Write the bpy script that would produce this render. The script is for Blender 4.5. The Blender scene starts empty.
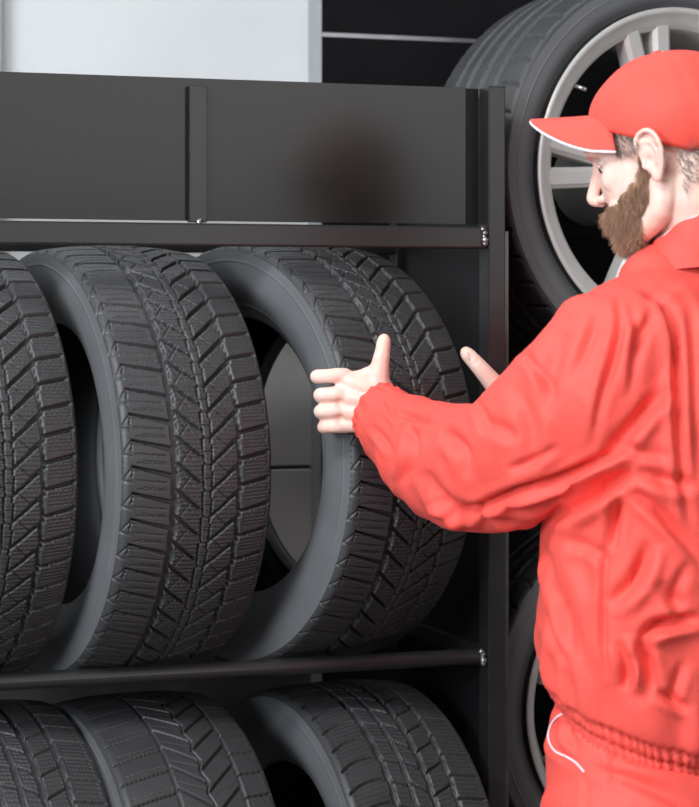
import bpy, bmesh, math, random
import numpy as np
from mathutils import Vector, Matrix, noise
random.seed(7); np.random.seed(7)
PI = math.pi
SC = bpy.context.scene
COL = SC.collection

# ------------------------------------------------------------------ camera model
TH = math.radians(19.3); FPX = 2300.0; HOR = 310.0
CAM = Vector((-1.370, -3.2605, 1.40))
FW = Vector((math.sin(TH), math.cos(TH), 0)); RT = Vector((math.cos(TH), -math.sin(TH), 0)); UP = Vector((0, 0, 1))
def P(px, py, d):
    return CAM + FW*d + RT*((px-349.5)/FPX*d) + UP*((HOR-py)/FPX*d)
def depth_of(v): return (v-CAM).dot(FW)

cd = bpy.data.cameras.new('camera'); cam = bpy.data.objects.new('camera', cd); COL.objects.link(cam)
cam.location = CAM; cam.rotation_euler = (PI/2, 0, -TH)
cd.sensor_fit = 'VERTICAL'; cd.sensor_height = 36.0; cd.lens = FPX*36.0/807
cd.shift_y = -(403.5-HOR)/807
cd.clip_start = 0.05
cd.dof.use_dof = True; cd.dof.focus_distance = 3.28; cd.dof.aperture_fstop = 5.6
SC.camera = cam
SC.view_settings.view_transform = 'Standard'; SC.view_settings.look = 'None'
SC.view_settings.gamma = 1.0; SC.view_settings.use_curve_mapping = False
SC.view_settings.exposure = 0.12

# ------------------------------------------------------------------ object helpers
def setp(o, label=None, cat=None, group=None, kind=None):
    if label: o['label'] = label
    if cat: o['category'] = cat
    if group: o['group'] = group
    if kind: o['kind'] = kind
    return o
def empty(name, loc, label, cat, group=None, rz=0.0):
    o = bpy.data.objects.new(name, None); COL.objects.link(o)
    o.location = loc; o.rotation_euler = (0, 0, rz); o.empty_display_size = .05
    return setp(o, label, cat, group)
def link(name, me, mat, parent=None, smooth=False, world=False):
    """world=True: mesh data is in world coordinates, moved into the parent's frame"""
    o = bpy.data.objects.new(name, me); COL.objects.link(o)
    if mat is not None:
        me.materials.clear(); me.materials.append(mat)
    if smooth: me.polygons.foreach_set('use_smooth', [True]*len(me.polygons))
    if parent is not None:
        o.parent = parent
        if world:
            M = Matrix.Identity(4); q = parent; chain = []
            while q is not None: chain.append(q.matrix_basis.copy()); q = q.parent
            for m in reversed(chain): M = M @ m
            me.transform(M.inverted())
    return o
def copy_tree(o, parent=None):
    c = o.copy(); COL.objects.link(c); c.parent = parent
    for ch in list(o.children): copy_tree(ch, c)
    return c
def me_from_bm(bm, name='m'):
    me = bpy.data.meshes.new(name); bm.normal_update(); bm.to_mesh(me); bm.free(); return me
def me_np(verts, faces, name='m'):
    """verts (n,3) array, faces (m,4) or (m,3) int array"""
    me = bpy.data.meshes.new(name); verts = np.asarray(verts, dtype=np.float32); faces = np.asarray(faces, dtype=np.int32)
    me.vertices.add(len(verts)); me.vertices.foreach_set('co', verts.ravel())
    k = faces.shape[1]; me.loops.add(faces.size); me.loops.foreach_set('vertex_index', faces.ravel())
    me.polygons.add(len(faces)); me.polygons.foreach_set('loop_start', np.arange(0, faces.size, k, dtype=np.int32))
    me.update(calc_edges=True); me.validate(); return me
def grid_faces(nr, nc, wrap_r=False, wrap_c=False, flip=False):
    r = np.arange(nr if wrap_r else nr-1); c = np.arange(nc if wrap_c else nc-1)
    R, C_ = np.meshgrid(r, c, indexing='ij'); R2 = (R+1) % nr; C2 = (C_+1) % nc
    f = np.stack([R*nc+C_, R*nc+C2, R2*nc+C2, R2*nc+C_], -1).reshape(-1, 4)
    return f[:, ::-1] if flip else f
def bm_box(bm, x0, x1, y0, y1, z0, z1, bev=0.0, rot=None, about=None):
    r = bmesh.ops.create_cube(bm, size=1.0); vs = r['verts']
    for v in vs: v.co = Vector(((x0+x1)/2+v.co.x*(x1-x0), (y0+y1)/2+v.co.y*(y1-y0), (z0+z1)/2+v.co.z*(z1-z0)))
    if bev > 0:
        es = list({e for v in vs for e in v.link_edges})
        rr = bmesh.ops.bevel(bm, geom=es, offset=bev, segments=2, affect='EDGES', profile=.6)
        vs = list({v for f in rr['faces'] for v in f.verts} | {v for v in vs if v.is_valid})
    if rot is not None:
        for v in vs: v.co = rot @ (v.co-about) + about
    return vs
def bm_tube(bm, a, b, r, seg=16, r2=None, caps=True):
    a = Vector(a); b = Vector(b); d = b-a; r2 = r if r2 is None else r2
    q = d.to_track_quat('Z', 'Y').to_matrix()
    ra = [bm.verts.new(a+q @ Vector((r*math.cos(2*PI*i/seg), r*math.sin(2*PI*i/seg), 0))) for i in range(seg)]
    rb = [bm.verts.new(b+q @ Vector((r2*math.cos(2*PI*i/seg), r2*math.sin(2*PI*i/seg), 0))) for i in range(seg)]
    for i in range(seg):
        j = (i+1) % seg; bm.faces.new((ra[i], ra[j], rb[j], rb[i]))
    if caps: bm.faces.new(list(reversed(ra))); bm.faces.new(rb)
def box_me(*a, **k):
    bm = bmesh.new(); bm_box(bm, *a, **k); return me_from_bm(bm)

# ------------------------------------------------------------------ materials
def nmat(name):
    m = bpy.data.materials.new(name); m.use_nodes = True; nt = m.node_tree
    return m, nt, nt.nodes['Principled BSDF']
def noise_mat(name, c1, c2, rough=(.5, .6), metal=0.0, scale=30.0, bump=0.0, bscale=None, spec=.5, stretch=None, detail=4.0, sheen=0.0, coat=0.0):
    m, nt, b = nmat(name); N = nt.nodes; L = nt.links
    tc = N.new('ShaderNodeTexCoord'); mp = N.new('ShaderNodeMapping'); L.new(tc.outputs['Object'], mp.inputs['Vector'])
    if stretch: mp.inputs['Scale'].default_value = stretch
    nz = N.new('ShaderNodeTexNoise'); nz.inputs['Scale'].default_value = scale; nz.inputs['Detail'].default_value = detail
    L.new(mp.outputs[0], nz.inputs['Vector'])
    cr = N.new('ShaderNodeValToRGB'); cr.color_ramp.elements[0].position = .3; cr.color_ramp.elements[1].position = .7
    cr.color_ramp.elements[0].color = (*c1, 1); cr.color_ramp.elements[1].color = (*c2, 1)
    L.new(nz.outputs[0], cr.inputs[0]); L.new(cr.outputs[0], b.inputs['Base Color'])
    mr = N.new('ShaderNodeMapRange'); mr.inputs['To Min'].default_value = rough[0]; mr.inputs['To Max'].default_value = rough[1]
    L.new(nz.outputs[0], mr.inputs[0]); L.new(mr.outputs[0], b.inputs['Roughness'])
    b.inputs['Metallic'].default_value = metal; b.inputs['Specular IOR Level'].default_value = spec
    b.inputs['Sheen Weight'].default_value = sheen; b.inputs['Sheen Roughness'].default_value = .4
    b.inputs['Coat Weight'].default_value = coat
    if bump > 0:
        n2 = N.new('ShaderNodeTexNoise'); n2.inputs['Scale'].default_value = bscale or scale*3; n2.inputs['Detail'].default_value = 3
        L.new(mp.outputs[0], n2.inputs['Vector'])
        bp = N.new('ShaderNodeBump'); bp.inputs['Strength'].default_value = bump; bp.inputs['Distance'].default_value = .002
        L.new(n2.outputs[0], bp.inputs['Height']); L.new(bp.outputs[0], b.inputs['Normal'])
    return m
M_RACK = noise_mat('rack_black_steel', (.012, .012, .013), (.018, .0175, .018), (.30, .40), metal=0.0, scale=9, bump=.03, bscale=200, spec=.62, stretch=(1, 1, 3))
M_PANEL = noise_mat('rack_panel_steel', (.006, .0058, .0058), (.009, .0088, .0086), (.21, .25), scale=6, bump=.02, bscale=150, spec=.38, stretch=(1, 1, 4))
M_SIDEP = noise_mat('rack_side_sheet', (.008, .008, .009), (.011, .011, .012), (.4, .5), scale=6, spec=.2)
M_WELD = noise_mat('weld_bead', (.25, .25, .27), (.5, .5, .52), (.25, .4), metal=1.0, scale=120, bump=.4)
M_SLAT = noise_mat('slatwall_black', (.005, .005, .006), (.008, .008, .009), (.7, .8), scale=8, spec=.1)
M_ALU = noise_mat('alu_strip', (.35, .36, .38), (.45, .46, .48), (.35, .45), metal=.8, scale=40)
M_WALL = noise_mat('wall_white_paint', (.60, .625, .645), (.64, .66, .675), (.6, .7), scale=4, bump=.03, bscale=90)
M_DADO = noise_mat('wall_grey_panel', (.62, .62, .605), (.67, .67, .65), (.5, .6), scale=5)
M_TRIM = noise_mat('door_trim_grey', (.38, .38, .37), (.42, .42, .41), (.5, .6), scale=6)
M_FLOOR = noise_mat('floor_concrete', (.12, .12, .115), (.17, .165, .16), (.35, .5), scale=3, bump=.05)
M_CEIL = noise_mat('ceiling_white', (.7, .7, .7), (.76, .76, .76), (.7, .8), scale=3)
M_SHELF = noise_mat('plinth_brown', (.16, .13, .10), (.24, .20, .16), (.5, .6), scale=60)
M_FRONT = noise_mat('room_side_wall', (.42, .42, .43), (.48, .48, .48), (.6, .7), scale=3)

# ------------------------------------------------------------------ room
def struct(name, me, mat): return setp(link(name, me, mat), kind='structure')
WY = .62
struct('floor', box_me(-4.5, 4.0, -6.0, 1.2, -.1, 0), M_FLOOR)
struct('ceiling', box_me(-4.5, 4.0, -6.0, 1.2, 3.3, 3.4), M_CEIL)
struct('wall_back', box_me(-4.5, 4.0, WY, WY+.15, 0, 3.3), M_WALL)
struct('wall_right', box_me(4.0, 4.15, -6.0, WY+.15, 0, 3.3), M_FRONT)
struct('wall_left', box_me(-4.65, -4.5, -6.0, WY+.15, 0, 3.3), M_FRONT)
bm = bmesh.new()                                     # grey dado boards with one open joint
bm_box(bm, -3.2, .30, WY-.018, WY-.001, 1.125, 1.395, bev=.002)
bm_box(bm, -3.2, .30, WY-.018, WY-.001, .932, 1.119, bev=.002)
struct('trim_1', me_from_bm(bm), M_DADO)
struct('trim_3', box_me(-3.2, .30, WY-.018, WY-.001, .012, .926, bev=.002), noise_mat('wall_base_board_shade_tone', (.09, .09, .088), (.12, .12, .117), (.5, .6), scale=5))  # bottom board coloured dark to stand in for shade behind the lower tyres
# vertical grey trim at far left of the white wall
xl = -.634
struct('trim_2', box_me(xl-.09, xl-.008, WY-.03, WY-.0005, 1.40, 2.6, bev=.004), M_TRIM)

# slatwall: black boards with aluminium strips between them
sl = empty('slatwall_panel', (1.2, .50, 0), 'black slatwall panel with thin metal strips in its grooves behind the rack', 'wall panel')
x0 = -.085; x1 = 2.6; yb0, yb1 = .555, WY-.001
zs = []; zg = 1.896
k = -11
edges = [0.02]
z = 1.896-.155*12
bm = bmesh.new(); bs = bmesh.new()
zz = [.03, .93, 1.883, 2.80]
for a, b in zip(zz[:-1], zz[1:]):
    bm_box(bm, x0, x1, yb0, yb0+.018, a+.004, b-.004, bev=.0015)
    bm_box(bs, x0, x1, yb0+.004, yb0+.012, b-.004, b+.004)
bm_box(bm, x0+.006, x1, yb0+.018, yb1, .03, zz[-1])
link('board', me_from_bm(bm), M_SLAT, sl, world=True)
link('metal_strip', me_from_bm(bs), M_ALU, sl, world=True)
link('edge_profile', box_me(x0-.004, x0, yb0-.001, yb1, .03, zz[-1], bev=.001), noise_mat('edge_grey', (.33, .34, .36), (.37, .38, .4), (.4, .5), metal=.3), sl, world=True)

# ------------------------------------------------------------------ tyre rack
rack = empty('tyre_rack', (-1.1, .2, 0), 'black steel tyre rack with a sheet metal top board and two storeys of tyres', 'rack')
XR = .004; XL = -2.3; ZT = 1.742
PW, PD = .014, .019
def rbox(name, *a, mat=M_RACK, bev=.002, parent=rack):
    return link(name, box_me(*a, bev=bev), mat, parent, world=True)
for xp in (XR, XL):
    for yp in (.0, .40):
        rbox('post', xp-PW, xp+PW, yp-PD, yp+PD, 0.0, ZT)
rbox('top_rail', XL+PW, XR-PW, -.016, .016, 1.494, 1.527, bev=.003)
rbox('top_rail', XL+PW, XR-PW, .384, .416, 1.494, 1.527, bev=.003)
rbox('top_panel', XL+.03, XR-.0365, .0175, .0195, 1.5315, ZT, mat=M_PANEL, bev=.0005)
rbox('panel_flange', XR-.036, XR-PW-.0005, .0195, .0215, 1.5315, ZT-.001, mat=M_SIDEP, bev=.0005)
rbox('batten', -.4755, -.4485, .0045, .0170, 1.529, ZT-.012, bev=.0012)
rbox('batten', -1.45, -1.423, .0045, .0170, 1.529, ZT-.012, bev=.0012)
for xp in (XR, XL):
    rbox('side_panel', xp-.0015, xp+.0015, PD+.001, .40-PD-.001, .10, ZT-.01, mat=M_SIDEP, bev=.0005)
for zb in (.8695, .182):
    for yb in (0.0, .342):
        bm = bmesh.new(); bm_tube(bm, (XL+PW, yb, zb), (XR-PW, yb, zb), .0125, 24)
        link('support_tube', me_from_bm(bm), M_RACK, rack, smooth=False, world=True)
    for xp in (XR, XL): rbox('cross_rail', xp-.010, xp+.010, PD, .40-PD, zb-.012, zb+.012)
def bead(c, n, spread, seed):
    rnd = random.Random(seed); bm = bmesh.new()
    for i in range(n):
        r = .0035+rnd.random()*.0025
        q = bmesh.ops.create_icosphere(bm, subdivisions=2, radius=r)
        off = Vector((rnd.uniform(-.003, .003), -rnd.uniform(0, .004), (i/(max(1, n-1))-.5)*spread))
        bmesh.ops.translate(bm, verts=q['verts'], vec=Vector(c)+off)
    return me_from_bm(bm)
for c, n, sp in (((-.0175, -.016, 1.512), 5, .022), ((-.0175, -.010, .8695), 5, .018), ((-.462, .003, 1.530), 3, .004)):
    link('weld_bead', bead(c, n, sp, n), M_WELD, rack, smooth=True, world=True)
# narrow flat bar standing against the outside of the right post
M_BAR = noise_mat('raw_steel_bar', (.10, .10, .10), (.15, .15, .15), (.25, .4), metal=.5, scale=30, spec=.8)
rbox('flat_bar', XR+PW+.0005, XR+PW+.0095, -.010, .004, 0.0, 1.521, bev=.0015, mat=M_BAR)
# ------------------------------------------------------------------ tyres
def rubber(name, c1, c2, rough, grain=0.0):
    return noise_mat(name, c1, c2, rough, scale=14, bump=.10+grain, bscale=500, spec=.5, detail=6)
M_TREAD = rubber('tread_rubber', (.034, .0355, .038), (.045, .0465, .049), (.40, .54))
M_SIDE = rubber('sidewall_rubber', (.100, .104, .110), (.118, .122, .129), (.45, .55))
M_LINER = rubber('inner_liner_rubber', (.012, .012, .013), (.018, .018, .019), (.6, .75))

def sstep(x, a, b):
    t = np.clip((x-a)/(b-a), 0, 1); return t*t*(3-2*t)
def groove(d, hw, depth, soft=.9):
    return depth*(1-sstep(np.abs(d), hw, hw+soft))
def pmod(t, p): return (t+p/2) % p - p/2
def inside(s, a, b, soft=.8): return sstep(s, a-soft, a)*(1-sstep(s, b, b+soft))
def gl(s, t, p, off, slope, hw, depth, a, b, soft=.9, wav=0.0, wl=6.0):
    """repeated oblique groove line t = off + slope*s limited to a<s<b"""
    d = pmod(t-off-slope*s - wav*np.sin(s*2*PI/wl), p)/math.sqrt(1+slope*slope)
    return groove(d, hw, depth, soft)*inside(s, a, b)

def pat_winter(s, t, p):
    """s mm across (-105..105, + = right as seen), t mm downwards; returns depth in mm"""
    D = np.zeros_like(s)
    mx = lambda x: np.maximum(D, x)
    ph = 2*PI*t/p
    # wide left channel with scalloped walls, narrower right channel
    c1 = -36+.7*np.sin(ph+1.2); D = mx(groove(s-c1, 4.0+.6*np.sin(ph+.3), 8.5, .8))
    c2 = 52+1.6*(((t/p+.3) % 1)-.5)*2; D = mx(groove(s-c2, 2.6, 8.5, .8))
    # left shoulder lateral grooves, widening towards the channel
    sl = .34; d = pmod(t-sl*(s+40), p)/math.sqrt(1+sl*sl); hw = 1.4+2.0*sstep(s, -88, -42)
    D = mx(8.5*(1-sstep(np.abs(d), hw, hw+.6))*inside(s, -90, -38))
    # secondary shallow wedge above the groove end
    D = mx(gl(s+64, t, p, -8.0, .05, .32, 2.6, -24, 14, .5)); D = mx(gl(s+64, t, p, 8.5, .16, .32, 2.6, -22, 18, .5, .6)); D = mx(gl(s+64, t, p, 0.5+p/2, .1, .35, 2.6, -20, 18, .5, .4))
    for o in (-15, 17): D = mx(gl(s, t, p, o, .14, .30, 2.2, -84+abs(o)*.5, -48, .5, .5, 7))
    # buttress: L notches running out into the shoulder
    D = mx(gl(s+95, t, p, -8, -1.5, .8, 2.0, -9, 5, .8)); D = mx(gl(s+95, t, p, 8, .3, 1.2, 1.2, -9, 4, 1.5))
    w = pmod(t+6, p); D = mx(groove(s+90.5+.15*w, .5, 3.0, .6)*inside(w, -6, 6))
    D = mx(gl(s, t, p/4, 0, .55, .6, .45, -112, -103, 1.2))
    # centre left: oblique dark grooves down to the right
    so = 1.02; d = pmod(t-so*(s+14), p)/math.sqrt(1+so*so); hw = 1.3+1.0*sstep(-s, -2, 30)
    D = mx(8*(1-sstep(np.abs(d), hw+.3, hw+.9))*inside(s, -33, 0))
    # X sipes on centre left blocks
    D = mx(gl(s, t, p, -22-.2*p*0, -1.6, .4, 2.6, -26, -12, .6)); D = mx(gl(s, t, p, -12, 1.1, .3, 2.2, -24, -13, .5))
    # wavy thin lines that bound the centre rib
    lw = 2.6*np.abs(((t/p+.15) % 1)-.0)**2
    D = mx(groove(s-(1.5+2.6*((t/p+.35) % 1)**2), 1.0, 6.5, .6)); D = mx(groove(s-(14.5-2.4*((t/p+.1) % 1)**2), 1.0, 6.5, .6))
    for o in (0, .5): D = mx(gl(s, t, p/2, 6, .0, .55, 3.4, 2.5, 13.5, .6))
    # centre right: thick grooves up to the right
    so = -1.1; d = pmod(t-so*(s-30)-8, p)/math.sqrt(1+so*so); hw = 1.8+.6*sstep(s, 15, 45)
    D = mx(9*(1-sstep(np.abs(d), hw+.3, hw+.9))*inside(s, 13.5, 51))
    D = mx(gl(s, t, p, -4+2, 1.2, .5, 3.0, 20, 40, .6))
    # fine horizontal sipes over centre ribs
    for a, b in ((-29, 0), (16, 47)): D = mx(gl(s, t, p/6, 1.1, .03, .25, 2.0, a, b, .5, .35, 6))
    D = mx(gl(s, t, p/5, 1.1, 0, .25, 1.6, 3.5, 12.5, .5))
    # right shoulder
    so = -.26; d = pmod(t-so*(s-75)-14, p)/math.sqrt(1+so*so); hw = 2.3+.6*sstep(s, 60, 90)
    D = mx(9*(1-sstep(np.abs(d), hw+.3, hw+.9))*inside(s, 54, 97))
    for o in np.arange(-12, 13, 6.0):
        D = mx(gl(s, t, p, 14+p/2+o, -.05, .25, 2.0, 60, 92, .5, .4, 6))
    D = mx(groove(s-93.5, .5, 2.0, .8)*inside(pmod(t-14, p), -p*.5+5, p*.5-5)*.8)
    for k in range(1): D = mx(gl(s, t, p/6, 0, .3, .8, .9, 96, 110, 1.2))
    return D
def pat_rib(s, t, p):
    """straight rib pattern of the lower tyres"""
    D = np.zeros_like(s); mx = lambda x: np.maximum(D, x)
    for c, hw in ((-38, 3.2), (-12, 2.2), (16, 3.6), (50, 3.0)): D = mx(groove(s-c-.7*np.sin(2*PI*t/p), hw, 7.5, 1.4))
    for off, a, b, so, hw in ((0, -96, -39, -.28, 1.6), (10, -35, -14, .55, 1.3), (22, -8, 13, .9, 1.2), (30, 20, 47, -.6, 1.4), (6, 54, 97, .12, 1.7)):
        m_ = (a+b)/2; d = pmod(t-off-so*(s-m_)-.010*(s-m_)**2*(1 if a < -50 else 0), p)/math.sqrt(1+so*so)
        D = mx(6.8*(1-sstep(np.abs(d), hw, hw+1))*inside(s, a, b))
        for k in range(1, 6):
            if abs(a) > 50 or b > 60: o2 = off+k*p/5; D = mx(gl(s-m_, t, p, o2, so*.8, .40, 2.4, a-m_+5, b-m_-5, .6, .9, 5))
            else: D = mx(gl(s-m_, t, p, off+k*p/5, so*.25, .40, 2.4, a-m_+3, b-m_-3, .6, .8, 5))
    return D
def pat_vee(s, t, p):
    """directional pattern of the middle lower tyre"""
    D = np.zeros_like(s); mx = lambda x: np.maximum(D, x)
    for c, hw in ((-30, 1.5), (58, 1.2)): D = mx(groove(s-c, hw, 6.5, 1.2))
    D = mx(groove(s-(12+6*np.abs(pmod(t, p))/p*2-3), .9, 6, .9))
    for off, a, b, so, hw in ((0, -98, -30, -.22, 1.3), (4, -30, 14, .95, 1.4), (16, 14, 56, -1.1, 1.6), (9, 59, 98, -.15, 1.3)):
        m_ = (a+b)/2; d = pmod(t-off-so*(s-m_), p)/math.sqrt(1+so*so)
        D = mx(6.6*(1-sstep(np.abs(d), hw, hw+1))*inside(s, a, b))
    D = mx(gl(s, t, p, 20, -.18, .3, 2.2, -92, -36, .5)); D = mx(gl(s, t, p, 30, .55, .3, 2.2, -26, 8, .5))
    D = mx(gl(s, t, p, 12, -.5, .3, 2.0, 20, 52, .5)); D = mx(gl(s, t, p, 30, -.1, .3, 2.0, 63, 92, .5))
    return D
def pat_summer(s, t, p):
    D = np.zeros_like(s); mx = lambda x: np.maximum(D, x)
    for c, hw in ((-50, 3.6), (-17, 4.2), (17, 4.2), (50, 3.6)): D = mx(groove(s-c, hw, 7.5, 1.4))
    for a, b in ((-98, -58), (60, 98)):
        m_ = (a+b)/2; sg = -1 if a < 0 else 1
        d = pmod(t-.12*sg*(s-m_)-.006*(s-m_)**2, p); D = mx(5.5*(1-sstep(np.abs(d), 1.5, 2.6))*inside(s, a, b, 2))
    D = mx(gl(s, t, p, 5, -.5, .8, 4, -46, -34, .9)); D = mx(gl(s, t, p, 15, -.5, .8, 4, 0, 12, .9)); D = mx(gl(s, t, p, 25, -.5, .8, 4, 34, 46, .9))
    return D

def profile(W, R, Rb, crown=.007):
    """outer section from left bead to right bead; returns list of (x, r) in metres: left wall, tread, right wall"""
    tw = W*.5-.010
    tread = []
    for i in range(41):
        u = -1+2*i/40; x = u*(tw-.004); r = R-crown*abs(u)**2.4
        tread.append((x, r))
    xe, re_ = tread[-1]
    # rounded shoulder then sidewall (right side), mirrored for left
    sh = []
    for i in range(1, 9):
        a = i/8*math.radians(68); rad = .014
        sh.append((xe+rad*math.sin(a)*.95, re_-rad*(1-math.cos(a))))
    xs, rs = sh[-1]
    H = rs-Rb; wall = []
    n = 26
    for i in range(1, n+1):
        v = i/n; r = rs-H*v
        bul = math.sin(min(1, v*1.05)*PI*.62+.55)
        x0_ = xs; xm = W*.5+.002
        if v < .42: x = x0_+(xm-x0_)*math.sin(v/.42*PI/2)
        else: x = xm-(W*.5+.002-(W*.5-.026))*(1-math.cos((v-.42)/.58*PI/2))
        wall.append((x, r))
    return tread, sh, wall

def rev(prof, n, R0, flip=False, wob=None):
    """revolve (x, r) list about the X axis through z=R0; angle 0 = front (-Y), going down"""
    p = np.array(prof); a = np.arange(n)*2*PI/n
    X = np.repeat(p[None, :, 0], n, 0); RR = np.repeat(p[None, :, 1], n, 0)
    Y = -RR*np.cos(a)[:, None]; Z = -RR*np.sin(a)[:, None]+R0
    V = np.stack([X, Y, Z], -1).reshape(-1, 3)
    return me_np(V, grid_faces(n, len(prof), wrap_r=True, flip=flip))

def resample(pts, n):
    p = np.array(pts); d = np.r_[0, np.cumsum(np.hypot(*np.diff(p, axis=0).T))]
    q = np.linspace(0, d[-1], n); return np.stack([np.interp(q, d, p[:, 0]), np.interp(q, d, p[:, 1])], 1), q-d[-1]/2

def make_tyre(pattern, W=.236, R=.329, Rb=.216, NP=55, rpp=32, ncol=190, name='tyre', mats=None, phase=0.0, lite=False, side_lines=True):
    MT, MS, ML = mats or (M_TREAD, M_SIDE, M_LINER)
    tread, sh, wall = profile(W, R, Rb)
    full = [(-x, r) for x, r in reversed(sh)]+tread+sh
    pts, s = resample(full, ncol); s = s*1000*(105/ (s[-1]*1000))   # -105..105
    n = NP*rpp; a = np.arange(n)*2*PI/n; pitch = 2*PI*R/NP*1000
    k43 = pitch/43.0
    t = (a*R*1000)[:, None]; S, T = np.broadcast_arrays(s[None, :], t)
    D = pattern(S.copy(), (T/k43).copy()+phase, 43.0)/1000
    # normals of the profile
    dp = np.gradient(pts, axis=0); nl = np.hypot(dp[:, 0], dp[:, 1]); nx, nr = -dp[:, 1]/nl, dp[:, 0]/nl
    sg = np.sign(nr.sum()); nx, nr = nx*sg, nr*sg
    X = pts[None, :, 0]-D*nx[None, :]; RR = pts[None, :, 1]-D*nr[None, :]
    V = np.stack([X, -RR*np.cos(a)[:, None], -RR*np.sin(a)[:, None]+R], -1).reshape(-1, 3)
    me = me_np(V, grid_faces(n, ncol, wrap_r=True, flip=False))
    root = bpy.data.objects.new(name, None); COL.objects.link(root); root.empty_display_size = .05
    link('tread', me, MT, root, smooth=True)
    def ringed(w):
        out = []
        for i, (x, r) in enumerate(w): out.append((x, r))
        w2, _ = resample(out, 90); w2 = w2.copy()
        rr = w2[:, 1]
        h = np.zeros(len(rr))
        for rc, hh, ww in ((R-.030, .0009, .0012), (Rb+.016, .0010, .0022)):
            h += hh*np.exp(-((rr-rc)/ww)**2)
        w2[:, 0] += h; return [tuple(q) for q in w2]
    wr = ringed([sh[-1]]+wall); bead_x, bead_r = wr[-1]
    wr2 = wr+[(bead_x-.003, bead_r-.004), (bead_x-.009, bead_r-.005), (bead_x-.016, bead_r-.001), (bead_x-.018, bead_r+.006)]
    link('sidewall', rev([(-x, r) for x, r in wr2], 240, R, flip=True), MS, root, smooth=True)
    link('sidewall', rev(wr2, 240, R, flip=False), MS, root, smooth=True)
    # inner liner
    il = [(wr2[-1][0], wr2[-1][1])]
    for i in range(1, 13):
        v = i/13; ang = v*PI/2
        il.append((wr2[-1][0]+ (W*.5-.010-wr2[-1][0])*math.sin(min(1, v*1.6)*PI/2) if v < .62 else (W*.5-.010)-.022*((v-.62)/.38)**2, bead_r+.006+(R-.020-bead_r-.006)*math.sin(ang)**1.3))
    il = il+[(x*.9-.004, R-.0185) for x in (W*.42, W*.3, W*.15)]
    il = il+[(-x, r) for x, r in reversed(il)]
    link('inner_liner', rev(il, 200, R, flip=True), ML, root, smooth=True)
    return root
ZB = .840
T1 = make_tyre(pat_winter, name='tyre')
RTY = .329
def place_tyre(o, loc, rz, label, group=None, roll=None):
    o.location = loc; o.rotation_euler = (0, 0, math.radians(rz)); setp(o, label, 'tyre', group); return o
place_tyre(T1, (-.557, .171, ZB), 10, 'middle black winter tyre standing upright on the upper storey of the rack')
t2 = place_tyre(copy_tree(T1), (-.838, .171, ZB), 10, 'leftmost winter tyre on the upper storey, cut off by the left picture edge')
t3 = place_tyre(copy_tree(T1), (-.270, .171, ZB+.008), 18, 'winter tyre on the upper storey gripped by both hands of the man in red')
ZB2 = .153
L1 = place_tyre(make_tyre(pat_rib, phase=11, NP=52, rpp=32), (-.182, .171, ZB2), 8, 'tyre on the lower storey nearest the right rack post, with straight rib grooves')
L2 = place_tyre(make_tyre(pat_vee, phase=5, NP=52, rpp=32), (-.512, .171, ZB2), 8, 'tyre with arrow shaped tread in the middle of the lower storey')
L3 = place_tyre(copy_tree(L1), (-.755, .171, ZB2), 8, 'leftmost tyre on the lower storey, cut off by the picture corner')

# ------------------------------------------------------------------ display wheels
M_RIM = noise_mat('rim_silver', (.66, .65, .63), (.72, .71, .69), (.28, .36), metal=.35, scale=20)
M_RIMG = noise_mat('rim_grey', (.52, .52, .50), (.58, .58, .56), (.38, .45), metal=.3, scale=20)
M_DARK = noise_mat('brake_void_black', (.006, .006, .006), (.01, .01, .01), (.6, .7), scale=10)
M_CHROME = noise_mat('lug_chrome', (.6, .6, .6), (.7, .7, .7), (.15, .25), metal=1)
def revY(prof, n, flip=False):
    """revolve (y, r) about the Y axis through the origin"""
    p = np.array(prof); a = np.arange(n)*2*PI/n
    Y = np.repeat(p[None, :, 0], n, 0); RR = np.repeat(p[None, :, 1], n, 0)
    V = np.stack([RR*np.cos(a)[:, None], Y, RR*np.sin(a)[:, None]], -1).reshape(-1, 3)
    return me_np(V, grid_faces(n, len(prof), wrap_r=True, flip=flip))
def spoke_me(ang, r0, r1, w0, w1, y0, y1, depth):
    """tapered bevelled bar from hub to rim, ang in the XZ plane"""
    bm = bmesh.new(); n = 8; rings = []
    d = Vector((math.cos(ang), 0, math.sin(ang))); s = Vector((-math.sin(ang), 0, math.cos(ang)))
    for i in range(n+1):
        u = i/n; r = r0+(r1-r0)*u; w = w0+(w1-w0)*u; y = y0+(y1-y0)*(u**1.5)+.006*math.sin(u*PI)
        c = d*r; sec = [(-w*.5, depth), (-w*.5, .006), (-w*.30, 0), (w*.30, 0), (w*.5, .006), (w*.5, depth)]
        rings.append([bm.verts.new(c+s*a+Vector((0, y+b, 0))) for a, b in sec])
    for a, b in zip(rings[:-1], rings[1:]):
        for i in range(6):
            j = (i+1) % 6; bm.faces.new((a[i], a[j], b[j], b[i]))
    bm.faces.new(rings[0]); bm.faces.new(list(reversed(rings[-1])))
    bmesh.ops.recalc_face_normals(bm, faces=bm.faces); return me_from_bm(bm)
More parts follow.
